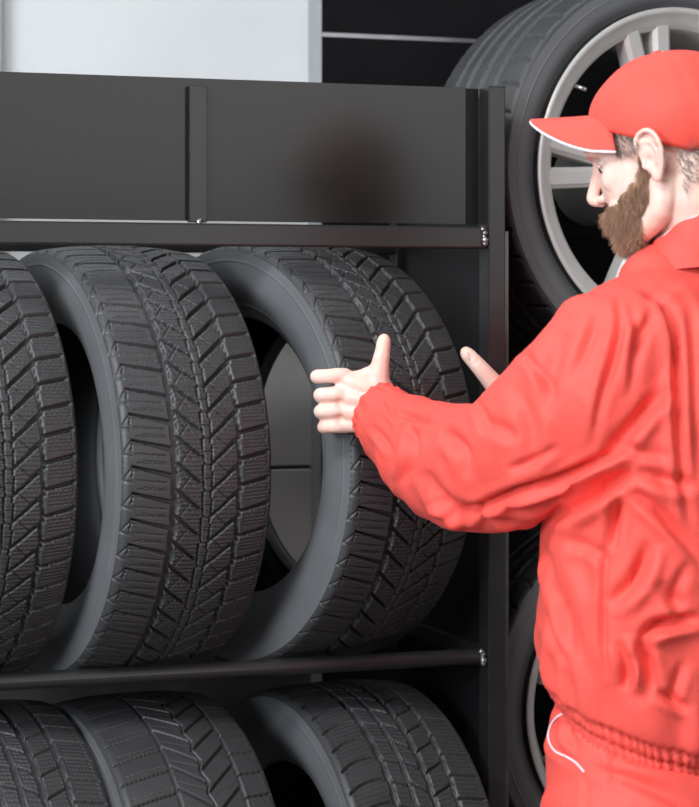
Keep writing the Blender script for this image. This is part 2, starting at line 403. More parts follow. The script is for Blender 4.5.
def make_wheel(name, c, Rr, Rt, W, pattern, spokes, mat, label, lip=1.0, tiltz=0.0):
    root = empty(name, (c[0], c[1], c[2]-Rt), label, 'wheel')
    root.rotation_euler = (0, 0, math.radians(tiltz))
    ty = make_tyre(pattern, W=W, R=Rt, Rb=Rr-.012, NP=44, rpp=16, ncol=110, name='tyre')
    # children of the tyre empty become sub-parts
    ty.parent = root; ty.location = (0, 0, 0); ty.rotation_euler = (0, 0, -PI/2)   # +X axle -> -Y
    off = Vector((0, 0, Rt))
    def add(n_, me, m, par=root, sm=True):
        me.transform(Matrix.Translation(off)); return link(n_, me, m, par, smooth=sm)
    h = W/2
    rim = [(-h+.012, Rr-.016), (-h+.004, Rr-.010), (-h-.001, Rr-.001), (-h-.004, Rr+.002), (-h-.006, Rr+.000), (-h-.005, Rr-.006), (-h-.003, Rr-.009), (-h+.000, Rr-.012), (-h+.004, Rr-.012-.010*lip), (-h+.009, Rr-.012-.018*lip), (-h+.014, Rr-.012-.021*lip), (-h+.055, Rr-.036), (h-.02, Rr-.038), (h, Rr-.010), (h-.004, Rr+.002)]
    add('rim_barrel', revY(rim, 160, flip=True), mat)
    for ang, w0, w1 in spokes:
        o = add('spoke', spoke_me(math.radians(ang), .045, Rr-.026, w0, w1, -h+.014, -h+.006, .035), mat, sm=False)
    add('hub', revY([(-h+.006, .0005), (-h+.006, .028), (-h+.010, .032), (-h+.012, .062), (-h+.030, .072), (h-.001, .075), (h-.001, .0005)], 64, flip=True), mat)
    hubcap = add('centre_cap', revY([(-h-.0005, .0005), (-h, .020), (-h+.003, .025), (-h+.0055, .026)], 48, flip=True), M_DARK)
    for k in range(5):
        a = math.radians(90+36+72*k); bm = bmesh.new(); cc = Vector((.047*math.cos(a), 0, .047*math.sin(a)))
        bm_tube(bm, cc+Vector((0, -h+.004, 0)), cc+Vector((0, -h+.014, 0)), .0085, 6); add('lug_nut', me_from_bm(bm), M_CHROME, sm=False)
    # valve stem
    a = math.radians(145); bm = bmesh.new(); rr = Rr-.030
    bm_tube(bm, Vector((rr*math.cos(a), -h+.012, rr*math.sin(a))), Vector(((rr-.014)*math.cos(a), -h-.008, (rr-.014)*math.sin(a))), .004, 12, .003)
    add('valve_stem', me_from_bm(bm), M_CHROME)
    return root
cA = (.360, .235, 1.622)
spA = []
for k in range(5):
    for dd in (-7, 7): spA.append((104+72*k+dd, .030, .034))
make_wheel('display_wheel', cA, .268, .335, .285, pat_summer, spA, M_RIM, 'large silver alloy wheel with paired spokes hanging behind the head of the man', tiltz=6)
spB = [(167.5+36*k, .014, .013) for k in range(10)]
cB = P(655, 700, 3.75); cB = (cB.x, .185, cB.z)
make_wheel('display_wheel', cB, .247, .318, .225, pat_summer, spB, M_RIMG, 'lower grey alloy wheel with thin single spokes beside the hip of the man', lip=.3)
for c, hw_ in ((cA, .1425), (cB, .1125)):
    br = empty('wheel_bracket', (c[0], .555, c[2]), 'black wall peg holding the %s display wheel' % ('upper' if c is cA else 'lower'), 'bracket')
    bm = bmesh.new(); bm_tube(bm, (c[0], c[1]+hw_+.0095, c[2]), (c[0], .541, c[2]), .03, 20); link('peg', me_from_bm(bm), M_SLAT, br, world=True)
    link('mount_plate', box_me(c[0]-.07, c[0]+.07, .541, .5540, c[2]-.09, c[2]+.09, bev=.002), M_SLAT, br, world=True)
# ------------------------------------------------------------------ the man
def catmull(vals, n):
    """vals (k, m) array -> smooth resample with n points per span"""
    v = np.array(vals, float); out = []
    for i in range(len(v)-1):
        p0 = v[max(i-1, 0)]; p1 = v[i]; p2 = v[i+1]; p3 = v[min(i+2, len(v)-1)]
        for j in range(n):
            t = j/n
            out.append(.5*((2*p1)+(-p0+p2)*t+(2*p0-5*p1+4*p2-p3)*t*t+(-p0+3*p1-3*p2+p3)*t**3))
    out.append(v[-1]); return np.array(out)
def loft(bm, rows, hint, seg=28, sub=5, cap=True):
    """rows: (Vector centre, ra along hint side, rb across). Closed smooth tube with rounded ends."""
    A = catmull([[*r[0], r[1], r[2] if len(r) > 2 else r[1]] for r in rows], sub)
    rings = []; n = len(A); hint = Vector(hint)
    C3 = [Vector(a[:3]) for a in A]
    def ring(c, tan, ra, rb):
        s = hint-tan*hint.dot(tan); s.normalize(); w = tan.cross(s)
        return [bm.verts.new(c+s*(ra*math.cos(2*PI*i/seg))+w*(rb*math.sin(2*PI*i/seg))) for i in range(seg)]
    tans = []
    for i in range(n):
        a = C3[max(0, i-1)]; b = C3[min(n-1, i+1)]; tans.append((b-a).normalized())
    def endcap(c, tan, ra, rb, sgn):
        m = min(ra, rb)*.8; L = []
        for k in (1, 2, 3, 4):
            ph = k/4.6*PI/2; L.append(ring(c+tan*(sgn*m*math.sin(ph)), tan, ra*math.cos(ph), rb*math.cos(ph)))
        return L
    if cap: rings += list(reversed(endcap(C3[0], tans[0], A[0][3], A[0][4], -1)))
    for i in range(n): rings.append(ring(C3[i], tans[i], A[i][3], A[i][4]))
    if cap: rings += endcap(C3[-1], tans[-1], A[-1][3], A[-1][4], 1)
    for a, b in zip(rings[:-1], rings[1:]):
        for i in range(seg):
            j = (i+1) % seg; bm.faces.new((a[i], a[j], b[j], b[i]))
    bm.faces.new(list(reversed(rings[0]))); bm.faces.new(rings[-1])
def ell(bm, c, rx, ry, rz, ax=None, sub=3):
    """ellipsoid with axes ax=(X,Y,Z) vectors"""
    q = bmesh.ops.create_icosphere(bm, subdivisions=sub, radius=1.0)
    X, Y, Z = ax or (Vector((1, 0, 0)), Vector((0, 1, 0)), Vector((0, 0, 1)))
    for v in q['verts']: p = v.co.copy(); v.co = Vector(c)+X*(p.x*rx)+Y*(p.y*ry)+Z*(p.z*rz)
def remesh(bm, voxel, smooth=4, factor=.5):
    bmesh.ops.recalc_face_normals(bm, faces=bm.faces)
    me = me_from_bm(bm); o = bpy.data.objects.new('tmp', me); COL.objects.link(o)
    m = o.modifiers.new('r', 'REMESH'); m.mode = 'VOXEL'; m.voxel_size = voxel; m.use_smooth_shade = True
    if smooth:
        s = o.modifiers.new('s', 'SMOOTH'); s.factor = factor; s.iterations = smooth
    dg = bpy.context.evaluated_depsgraph_get(); dg.update()
    out = bpy.data.meshes.new_from_object(o.evaluated_get(dg))
    bpy.data.objects.remove(o); bpy.data.meshes.remove(me); return out
def smooth_me(me, it, f=.5):
    o = bpy.data.objects.new('tmp', me); COL.objects.link(o)
    s = o.modifiers.new('s', 'SMOOTH'); s.factor = f; s.iterations = it
    dg = bpy.context.evaluated_depsgraph_get(); dg.update(); out = bpy.data.meshes.new_from_object(o.evaluated_get(dg))
    bpy.data.objects.remove(o); return out
def getco(me):
    a = np.empty(len(me.vertices)*3, np.float32); me.vertices.foreach_get('co', a); return a.reshape(-1, 3).astype(float)
def getno(me):
    a = np.empty(len(me.vertices)*3, np.float32); me.vertices.foreach_get('normal', a); return a.reshape(-1, 3).astype(float)
def setco(me, a): me.vertices.foreach_set('co', np.asarray(a, np.float32).ravel()); me.update()
_C = np.array(CAM); _F = np.array(FW); _R = np.array(RT)
def project(co):
    r = co-_C; d = r@_F; return np.stack([349.5+(r@_R)/d*FPX, HOR-r[:, 2]/d*FPX, d], 1)
FS = 1.0
def fold(me, strokes, facing=.0, gain=1.0, wide=1.0):
    """press cloth folds along curves given on the near side of the garment (a ridge beside each valley)"""
    co = getco(me); no = getno(me); pr = project(co)
    view = co-_C; view /= np.linalg.norm(view, axis=1)[:, None]
    fc = sstep(-(view*no).sum(1), facing-.05, facing+.25)
    H = np.zeros(len(co))
    for st in strokes:
        pts, w, dep = st[0], st[1]*wide, st[2]*gain; ridge = st[3] if len(st) > 3 else .5; dl = st[4] if len(st) > 4 else None
        c = catmull([list(q) for q in pts], 6)[:, :2]
        x0, y0 = c.min(0)-5*w; x1, y1 = c.max(0)+5*w
        m = np.where((pr[:, 0] > x0) & (pr[:, 0] < x1) & (pr[:, 1] > y0) & (pr[:, 1] < y1) & (fc > 0))[0]
        if dl is not None: m = m[(pr[m, 2] > dl[0]) & (pr[m, 2] < dl[1])]
        if not len(m): continue
        q = pr[m, :2]; best = np.full(len(m), 1e9); sd = np.zeros(len(m)); tt = np.zeros(len(m)); n = len(c)-1
        for i in range(n):
            a = c[i]; b = c[i+1]; ab = b-a; L2 = ab@ab+1e-9
            t = np.clip(((q-a)@ab)/L2, 0, 1); d = q-(a+t[:, None]*ab); dd = np.hypot(d[:, 0], d[:, 1])
            s = np.sign(ab[0]*d[:, 1]-ab[1]*d[:, 0]); k = dd < best
            best[k] = dd[k]; sd[k] = (s*dd)[k]; tt[k] = ((i+t)/n)[k]
        tap = np.sin(np.clip(tt, 0, 1)*PI)**1.0
        g = -np.exp(-(sd/w)**2)+ridge*np.exp(-((sd-1.9*w)/(1.2*w))**2)+.25*ridge*np.exp(-((sd+1.9*w)/(1.2*w))**2)
        H[m] += dep*g*tap*fc[m]
    setco(me, co+no*H[:, None])
def puff(me, amp, scale, stretch=(1, 1, 1), seed=0.0, mask=None):
    co = getco(me); no = getno(me)
    h = np.array([noise.noise(Vector((c[0]*scale*stretch[0]+seed, c[1]*scale*stretch[1], c[2]*scale*stretch[2]))) for c in co])
    h = 1-2*np.abs(h)*1.6
    if mask is not None: h = h*mask
    setco(me, co+no*(h*amp)[:, None])
def shell_cut(me, keep, thick=0.0):
    """keep only faces whose vertices satisfy the boolean array"""
    bm = bmesh.new(); bm.from_mesh(me); bm.verts.ensure_lookup_table()
    bmesh.ops.delete(bm, geom=[v for v in bm.verts if not keep[v.index]], context='VERTS')
    return bm

def cloth_mat(name, c1, c2, spec=.3):
    m, nt, b = nmat(name); N = nt.nodes; L = nt.links
    tc = N.new('ShaderNodeTexCoord')
    nz = N.new('ShaderNodeTexNoise'); nz.inputs['Scale'].default_value = 7; nz.inputs['Detail'].default_value = 5; L.new(tc.outputs['Object'], nz.inputs['Vector'])
    mx = N.new('ShaderNodeMix'); mx.data_type = 'RGBA'; mx.inputs[6].default_value = (*c1, 1); mx.inputs[7].default_value = (*c2, 1)
    L.new(nz.outputs[0], mx.inputs[0]); L.new(mx.outputs[2], b.inputs['Base Color'])
    b.inputs['Roughness'].default_value = .62; b.inputs['Specular IOR Level'].default_value = spec
    b.inputs['Sheen Weight'].default_value = .08; b.inputs['Sheen Roughness'].default_value = .5; b.inputs['Sheen Tint'].default_value = (1, .55, .5, 1)
    w1 = N.new('ShaderNodeTexNoise'); w1.inputs['Scale'].default_value = 28; w1.inputs['Detail'].default_value = 6; w1.inputs['Roughness'].default_value = .65; L.new(tc.outputs['Object'], w1.inputs['Vector'])
    w2 = N.new('ShaderNodeTexNoise'); w2.inputs['Scale'].default_value = 900; L.new(tc.outputs['Object'], w2.inputs['Vector'])
    b1 = N.new('ShaderNodeBump'); b1.inputs['Strength'].default_value = .35; b1.inputs['Distance'].default_value = .006; L.new(w1.outputs[0], b1.inputs['Height'])
    b2 = N.new('ShaderNodeBump'); b2.inputs['Strength'].default_value = .15; b2.inputs['Distance'].default_value = .0006; L.new(w2.outputs[0], b2.inputs['Height']); L.new(b1.outputs[0], b2.inputs['Normal'])
    L.new(b2.outputs[0], b.inputs['Normal']); return m
M_RED = cloth_mat('red_workwear', (.80, .082, .064), (.88, .102, .082))
M_CAPRED = cloth_mat('red_cap_cotton', (.80, .080, .058), (.88, .098, .072))
M_WHITE = noise_mat('white_piping', (.78, .76, .80), (.84, .82, .86), (.5, .6), scale=80)
M_LIN = noise_mat('cap_lining', (.18, .02, .03), (.22, .03, .03), (.7, .8), scale=80)
def skin_mat():
    m, nt, b = nmat('skin'); N = nt.nodes; L = nt.links
    tc = N.new('ShaderNodeTexCoord'); nz = N.new('ShaderNodeTexNoise'); nz.inputs['Scale'].default_value = 26; nz.inputs['Detail'].default_value = 5
    L.new(tc.outputs['Object'], nz.inputs['Vector'])
    cr = N.new('ShaderNodeValToRGB'); e = cr.color_ramp.elements; e[0].position = .3; e[0].color = (.80, .50, .42, 1); e[1].position = .66; e[1].color = (.86, .63, .55, 1)
    L.new(nz.outputs[0], cr.inputs[0]); L.new(cr.outputs[0], b.inputs['Base Color'])
    b.inputs['Roughness'].default_value = .48; b.inputs['Subsurface Weight'].default_value = .25; b.inputs['Subsurface Radius'].default_value = (.012, .005, .003); b.inputs['Subsurface Scale'].default_value = .5
    n2 = N.new('ShaderNodeTexNoise'); n2.inputs['Scale'].default_value = 260; n2.inputs['Detail'].default_value = 4; L.new(tc.outputs['Object'], n2.inputs['Vector'])
    bp = N.new('ShaderNodeBump'); bp.inputs['Strength'].default_value = .25; bp.inputs['Distance'].default_value = .0012; L.new(n2.outputs[0], bp.inputs['Height']); L.new(bp.outputs[0], b.inputs['Normal'])
    return m
M_SKIN = skin_mat()
M_BEARD = noise_mat('beard_brown', (.22, .12, .075), (.50, .31, .20), (.45, .6), scale=45, stretch=(1, 1, .4))
M_HAIR = noise_mat('hair_grey_brown', (.16, .14, .13), (.34, .30, .28), (.45, .6), scale=60)
M_NAIL = noise_mat('nail', (.80, .55, .50), (.85, .62, .56), (.25, .3), scale=60)
M_EYE = noise_mat('eye_white', (.75, .72, .70), (.8, .78, .76), (.15, .2), scale=60)
M_IRIS = noise_mat('iris_brown', (.04, .025, .02), (.07, .04, .03), (.1, .2), scale=200)
M_SHOE = noise_mat('boot_leather', (.02, .02, .02), (.035, .033, .03), (.4, .5), scale=60, bump=.1)

phb = math.radians(35); BF = RT*(-math.cos(phb))+FW*math.sin(phb); BL = RT*(-math.sin(phb))-FW*math.cos(phb)
phh = math.radians(27); pit = math.radians(12)
HF0 = RT*(-math.cos(phh))+FW*math.sin(phh); HL = RT*(-math.sin(phh))-FW*math.cos(phh)
HF = HF0*math.cos(pit)-UP*math.sin(pit); HU = UP*math.cos(pit)+HF0*math.sin(pit)
HC = P(669, 158, 2.97)
def H(f, l, u): return HC+HF*f+HL*l+HU*u
hax = (HF, HL, HU)
PELV = P(672, 790, 2.99)
man = empty('person', (PELV.x, PELV.y, 0), 'man in red workwear and red cap leaning in to grip a tyre with both hands', 'person')

# ---- key joints
SHL = P(622, 338, 2.86); SHR = SHL-BL*.36
ELL_ = P(468, 474, 3.04); WRL = P(381, 408, 3.235)
ELR = P(600, 400, 3.36); WRR = P(512, 402, 3.40)
NECK = P(692, 262, 2.985)
# ---- body (head, neck, trunk, arms, hands) as one skin
bm = bmesh.new()
ell(bm, H(-.012, 0, .045), .098, .076, .092, hax)
ell(bm, H(.038, 0, -.012), .058, .060, .082, hax)
ell(bm, H(.056, 0, .040), .046, .056, .052, hax)
ell(bm, H(.072, 0, -.088), .021, .024, .020, hax)
for s in (1, -1):
    ell(bm, H(.044, s*.032, -.058), .040, .022, .036, hax, 3)
    loft(bm, [(H(-.004, s*.056, -.035), .018, .014), (H(.008, s*.052, -.070), .016, .016), (H(.045, s*.034, -.088), .016, .016), (H(.072, s*.010, -.092), .016, .016)], HF, 16, 3)
    ell(bm, H(.058, s*.038, -.014), .024, .018, .024, hax, 3)          # cheekbone
    loft(bm, [(H(.100, 0, .026), .008), (H(.098, s*.020, .029), .0085), (H(.084, s*.040, .024), .008)], HU, 12, 3)   # brow
    ell(bm, H(.0965, s*.0120, -.033), .0085, .0055, .0060, hax, 2)     # nostril wing
    # ear: plate, rim, inner ridge, lobe
    ec = H(-.004, s*.083, -.004)
    EX = (HF*.92+HL*s*-.12-HU*.15).normalized(); EZ = (HU-EX*HU.dot(EX)).normalized()
    def E(a, b, o): return ec+EX*a+EZ*b+HL*(s*o)
    ell(bm, E(-.002, .003, -.0025), .0185, .0065, .0300, (EX, HL, EZ), 3); ell(bm, E(.003, .0, -.009), .014, .010, .024, (EX, HL, EZ), 3)
    rim = [E(.012, .006, -.002), E(.013, .020, .003), E(.004, .031, .006), E(-.010, .031, .009), E(-.019, .020, .011), E(-.020, .004, .010), E(-.015, -.012, .007), E(-.006, -.026, .003)]
    loft(bm, [(q, .0036) for q in rim], HL, 10, 4)
    loft(bm, [(E(.002, .020, .003), .0028), (E(-.009, .014, .006), .003), (E(-.012, .0, .006), .003), (E(-.006, -.012, .004), .003)], HL, 10, 3)
    ell(bm, E(.0, -.026, .001), .0085, .0045, .009, (EX, HL, EZ), 2)
    ell(bm, E(.0125, -.008, .002), .0035, .004, .006, (EX, HL, EZ), 2)
loft(bm, [(H(.094, 0, .018), .009, .008), (H(.101, 0, -.002), .0068, .0085), (H(.110, 0, -.020), .0066, .0085), (H(.1130, 0, -.029), .0068, .0082), (H(.100, 0, -.036), .006, .007)], HL, 16, 4)
loft(bm, [(H(.088, .020, -.060), .004), (H(.0965, .008, -.0575), .006), (H(.0965, -.008, -.0575), .006), (H(.088, -.020, -.060), .004)], HU, 12, 3)
loft(bm, [(H(.085, .018, -.068), .004), (H(.094, .006, -.069), .0065), (H(.094, -.006, -.069), .0065), (H(.085, -.018, -.068), .004)], HU, 12, 3)
loft(bm, [(H(-.035, 0, .0), .060, .055), (H(-.030, 0, -.055), .058, .056), (NECK+UP*.02, .056, .056), (NECK-UP*.04, .058, .060), (NECK-UP*.09, .075, .070)], BL, 28, 4)
MIDS = (SHL+SHR)/2
TW_ = PELV+UP*.06
loft(bm, [(PELV, .155, .105), (TW_, .150, .10), (MIDS*.5+TW_*.5-BF*.01, .145, .10), (MIDS-UP*.10, .165, .11), (MIDS-UP*.01, .150, .085), (MIDS+UP*.035, .09, .06)], BL, 32, 4)
for sh, el, wr in ((SHL, ELL_, WRL), (SHR, ELR, WRR)):
    loft(bm, [(sh, .052), (sh*.55+el*.45, .046), (el, .038), (el*.6+wr*.4, .037), (wr*.92+el*.08, .026), (wr, .026)], UP, 20, 4)

nails = []
def finger(bm, pts, rs, nail=None):
    loft(bm, [(p, r) for p, r in zip(pts, rs)], UP, 16, 4)
# left hand: back of the hand to the viewer, fingers hooked over the bead into the hole
DH = 3.249
def hp(px, py, dd): return P(px, py, DH+dd)
# palm slab
for (a, b, ra) in (((384, 394, -.004), (340, 378, .0), .0140), ((384, 403, -.006), (338, 395, -.002), .0145), ((384, 413, -.004), (339, 411, .0), .0145), ((382, 420, -.0), (341, 425, .004), .0135)):
    A = hp(*a); B = hp(*b); loft(bm, [(WRL*.5+A*.5, .016, .016), (A, .016, .015), ((A+B)/2+FW*-.002, ra+.001, ra), (B, ra*.80, ra*.80)], UP, 18, 4)
for py, xt, dk, rr, dy in ((375.5, 317.5, .0, .0102, 0), (394.0, 321, -.003, .0108, 0), (410.5, 321, .0, .0104, 0), (426, 324, .004, .0096, 1)):
    pts = [hp(346, py+dy*.5, dk+.001), hp(338, py, dk-.003), hp((338+xt)/2-1, py+.5, dk-.002), hp(xt, py+1, dk+.006), hp(xt+1, py+1.5, dk+.024), hp(xt+7, py+2, dk+.040), hp(xt+10, py+2, dk+.046)]
    finger(bm, pts, [rr*1.05, rr*1.08, rr*.98, rr*1.0, rr*.95, rr*.88, rr*.72])
    ell(bm, hp(338, py, dk-.0065), .0080, .0060, .0075, (RT, FW, UP), 2)      # knuckle
# thumb pointing up along the tread
TH_ = [hp(384, 400, .006), hp(378, 383, .002), hp(380, 366, -.003), hp(382.5, 352, .000), hp(383.8, 342, .003), hp(384, 338.5, .005)]
finger(bm, TH_, [.0190, .0185, .0138, .0112, .0102, .0084])
loft(bm, [(hp(348, 379, .0), .011), (hp(360, 377.5, -.001), .011, .011), (hp(371, 373, -.001), .011, .011)], UP, 14, 4)   # web
loft(bm, [(hp(378, 394, .004), .018), (hp(368, 389, .004), .016), (hp(356, 386, .005), .013)], UP, 14, 4)
# right hand: thumb over the far shoulder of the tread, palm and fingers behind it on the sidewall
DR = 3.395
def rp(px, py, dd): return P(px, py, DR+dd)
finger(bm, [rp(508, 400, .010), rp(494, 384, -.002), rp(482, 370, -.008), rp(473, 360, -.006), rp(467, 353.5, -.002), rp(465.5, 351.5, .0)], [.0185, .0150, .0128, .0116, .0105, .0085])
loft(bm, [(WRR, .026, .022), (rp(508, 412, .02), .030, .017), (rp(500, 418, .04), .034, .013), (rp(495, 420, .055), .036, .011)], UP, 20, 4)
for k in range(4):
    y0 = 414+k*14
    finger(bm, [rp(496, y0+2, .045), rp(489, y0, .058), rp(483, y0-1, .072), rp(475, y0-1, .082), rp(470, y0-1, .086)], [.0100, .0098, .0090, .0084, .0070])
body = remesh(bm, .0023, 3, .5)
# carve eye sockets and nostril/ear hollows
co = getco(body); no = getno(body)
def dimple(c, r, dep):
    global co
    d = np.linalg.norm(co-np.array(c), axis=1); w = np.exp(-(d/r)**2); co = co-no*(w*dep)[:, None]
for s in (1, -1):
    dimple(H(.090, s*.031, .006), .013, .008); dimple(H(.080, s*.034, -.034), .016, .0005)
    ec = H(-.004, s*.083, -.004); dimple(ec+HF*.004-HU*.005+HL*(s*.004), .007, .006); dimple(ec+HF*.001+HU*.017+HL*(s*.004), .006, .003)
    dimple(H(.1035, s*.006, -.043), .004, .004)
for py, dk in ((384, 0), (403, 0), (419, .002)):
    dimple(hp(340, py, -.012+dk), .006, .0035)
# knuckle creases and tendons on the back of the hand
setco(body, co)
fold(body, [([(346, 376), (358, 385), (372, 396)], 2.0, -.0012, 0), ([(346, 395), (360, 400), (374, 404)], 2.0, -.0012, 0), ([(346, 411), (360, 411), (372, 411)], 2.0, -.0010, 0),
            ([(325, 370), (324, 376), (325, 382)], 1.2, .0010, .3), ([(328, 389), (327, 395), (328, 401)], 1.2, .0010, .3), ([(328, 406), (327, 412), (328, 417)], 1.2, .0010, .3), ([(330, 421), (329, 427), (330, 432)], 1.2, .0010, .3),
            ([(376, 352), (382, 354), (388, 353)], 1.1, .0009, .3), ([(472, 365), (477, 362), (480, 358)], 1.1, .0009, .3), ([(350, 390), (362, 394), (370, 399)], 1.6, .0011, 0)])
body_o = link('body', body, M_SKIN, man, smooth=True, world=True)
# eyes
for s in (1, -1):
    bm = bmesh.new(); ell(bm, H(.0730, s*.029, .006), .0118, .0118, .0118, hax, 3); e = link('eye', me_from_bm(bm), M_EYE, man, smooth=True, world=True)
    bm = bmesh.new(); ell(bm, H(.0825, s*.030, .003), .0035, .0055, .0055, hax, 2); i_ = link('iris', me_from_bm(bm), M_IRIS, e, smooth=True, world=True)
    bm = bmesh.new(); loft(bm, [(H(.0830, s*.018, .008), .0022), (H(.0868, s*.030, .0095), .0030), (H(.0800, s*.042, .006), .0026)], HU, 8, 4)
    link('eyelid', me_from_bm(bm), M_SKIN, e, smooth=True, world=True)
# thumb nail seen on the right hand
bm = bmesh.new(); nd = (rp(464, 352, 0)-rp(476, 366, 0)).normalized(); nn = (-FW*.8+RT*.35+UP*.45); nn = (nn-nd*nn.dot(nd)).normalized()
ell(bm, rp(469, 356, -.0145), .0075, .0060, .0018, (nd, nd.cross(nn), nn), 3); link('thumbnail', me_from_bm(bm), M_NAIL, man, smooth=True, world=True)

# ---- strands
def strands(roots, dirs, length, rad, seed, curl=.25, droop=.3):
    rnd = np.random.RandomState(seed); n = len(roots); K = 4
    t = np.linspace(0, 1, K+1); side = np.cross(dirs, rnd.normal(size=(n, 3))); side /= np.linalg.norm(side, axis=1)[:, None]+1e-9
    Ls = length*(.55+.75*rnd.rand(n)); V = []
    s2 = np.cross(dirs, side); s2 /= np.linalg.norm(s2, axis=1)[:, None]+1e-9
    for k in range(K+1):
        c = roots+dirs*(Ls*t[k])[:, None]+side*(Ls*curl*t[k]**2)[:, None]+np.array([0, 0, -1])*(Ls*droop*t[k]**2)[:, None]
        r = rad*(1-.85*t[k])
        for j in range(3):
            a = 2*PI*j/3; V.append(c+side*(r*math.cos(a))+s2*(r*math.sin(a)))
    V = np.stack(V, 1).reshape(-1, 3); F = []
    base = (np.arange(n)*(3*(K+1)))[:, None]
    f = []
    for k in range(K):
        for j in range(3):
            j2 = (j+1) % 3; f.append([k*3+j, k*3+j2, (k+1)*3+j2, (k+1)*3+j])
    f = np.array(f); F = (base[:, :, None]+f[None]).reshape(-1, 4); return V, F
hb = getco(body); hn = getno(body)
MB = np.array(man.location); hb = hb+MB                      # back to world coordinates
loc = np.stack([(hb-np.array(HC))@np.array(HF), (hb-np.array(HC))@np.array(HL), (hb-np.array(HC))@np.array(HU)], 1)
def hair_part(name, mask, length, rad, count, seed, mat, lean, droop, off=.003, curl=.2):
    idx = np.where(mask)[0]; rnd = np.random.RandomState(seed)
    keep = mask
    bm = shell_cut(body, keep)
    for v in bm.verts: v.co = v.co+v.normal*off
    shell = me_from_bm(bm); c = getco(shell)+MB
    pick = rnd.choice(idx, count); r = hb[pick]+rnd.normal(size=(count, 3))*.0012+hn[pick]*off*.4
    d = hn[pick]*.55+np.array(lean)[None]+rnd.normal(size=(count, 3))*.22; d /= np.linalg.norm(d, axis=1)[:, None]
    V, F = strands(r, d, length, rad, seed, curl, droop)
    fs = [list(p.vertices) for p in shell.polygons] if name == 'beard' else []
    if name != 'beard': c = c[:0]
    nv = len(c); F4 = F+nv
    me = bpy.data.meshes.new(name); me.from_pydata(np.vstack([c, V]).tolist(), [], fs+F4.tolist()); me.update()
    return link(name, me, mat, man, smooth=True, world=True)
f_, l_, u_ = loc[:, 0], loc[:, 1], loc[:, 2]; al = np.abs(l_)
near = (np.abs(f_) < .14) & (al < .10) & (u_ > -.13) & (u_ < .15)
wob = np.array([noise.noise(Vector(c*90)) for c in hb*near[:, None]])*.006
jaw_hi = np.interp(f_, [.0, .012, .030, .050, .068, .080, .110], [.03, .022, -.022, -.036, -.046, -.047, -.047])
jaw_back = np.interp(u_, [-.12, -.09, -.05, -.02, .02], [.045, .036, .022, .013, .014])
beard = near & (u_ < jaw_hi+wob) & (f_ > jaw_back+wob*.6) & (f_ < .108) & (al < .082)
# neck area is behind the jaw line
beard &= ~((u_ < -.10) & (f_ < .03))
capline = lambda f: .016+.4*f
temple = near & (f_ > .008) & (f_ < .052+wob) & (u_ > .010+wob) & (u_ < capline(f_)+.03) & (al > .045)
nape = near & (f_ < -.030+wob*1.5) & (u_ < capline(f_)+.02) & (u_ > -.052-.25*(f_+.03)+wob)
dn = -HU*1.0
hair_part('beard', beard, .0085, .00050, 9500, 3, M_BEARD, (dn*.8-HF*.10), .20, .0016)
hair_part('hair', temple | nape, .011, .00035, 2600, 5, M_HAIR, (dn*.7-HF*.5), .1, .0012)

# ---- cap
capr = (.108, .085, .090); capc = (-.012, 0, .046)
def cap_pt(th, ph, ex=0.0):
    """th around (0 = front), ph 0..1 from the lower edge to the top"""
    f0 = math.cos(th); l0 = math.sin(th)
    # lower edge height on the dome for this direction
    fe = capc[0]+(capr[0])*f0*.97; ue = capline(fe)+(.012 if f0 > 0 else 0)*f0
    se = max(-.6, min(.95, (ue-capc[2])/capr[2])); a0 = math.asin(se); a = a0+(PI/2-a0)*ph
    bulge = 1.0+.035*math.sin(ph*PI)*(1 if f0 > .2 else .5)
    return H(capc[0]+(capr[0]+ex)*f0*math.cos(a)*bulge, (capr[1]+ex)*l0*math.cos(a)*bulge, capc[2]+(capr[2]+ex)*math.sin(a)*(1.0+.03*max(0, f0)*math.sin(ph*PI)))
n = 96; m = 26; V = []
for j in range(m):
    for i in range(n):
        th = 2*PI*i/n; ph = j/(m-1)*.995
        seam = -.0016*math.exp(-((((th/(PI/3)+.5) % 1)-.5)/.022)**2)*(1-j/(m-1)*.5)
        nz = .0016*noise.noise(Vector((math.cos(th)*2.2, math.sin(th)*2.2, ph*3)))
        V.append(cap_pt(th, ph, seam+nz))
for j in range(m):
    for i in range(n): V.append(cap_pt(2*PI*i/n, j/(m-1)*.995, -.003))
F = grid_faces(m, n, wrap_c=True); F2 = grid_faces(m, n, wrap_c=True, flip=True)+m*n
rimf = np.array([[i, (i+1) % n, m*n+(i+1) % n, m*n+i] for i in range(n)])[:, ::-1]
me = me_np([list(v) for v in V], np.vstack([F, F2, rimf]))
bm = bmesh.new(); bm.from_mesh(me); bm.verts.ensure_lookup_table(); bm.faces.new([bm.verts[(m-1)*n+i] for i in range(n)]); bmesh.ops.recalc_face_normals(bm, faces=bm.faces)
cap = link('cap', me_from_bm(bm), M_CAPRED, man, smooth=True, world=True)
bm = bmesh.new(); ell(bm, H(capc[0], 0, capc[2]+capr[2]+.001), .007, .007, .003, hax, 2); link('cap_button', me_from_bm(bm), M_CAPRED, cap, smooth=True, world=True)
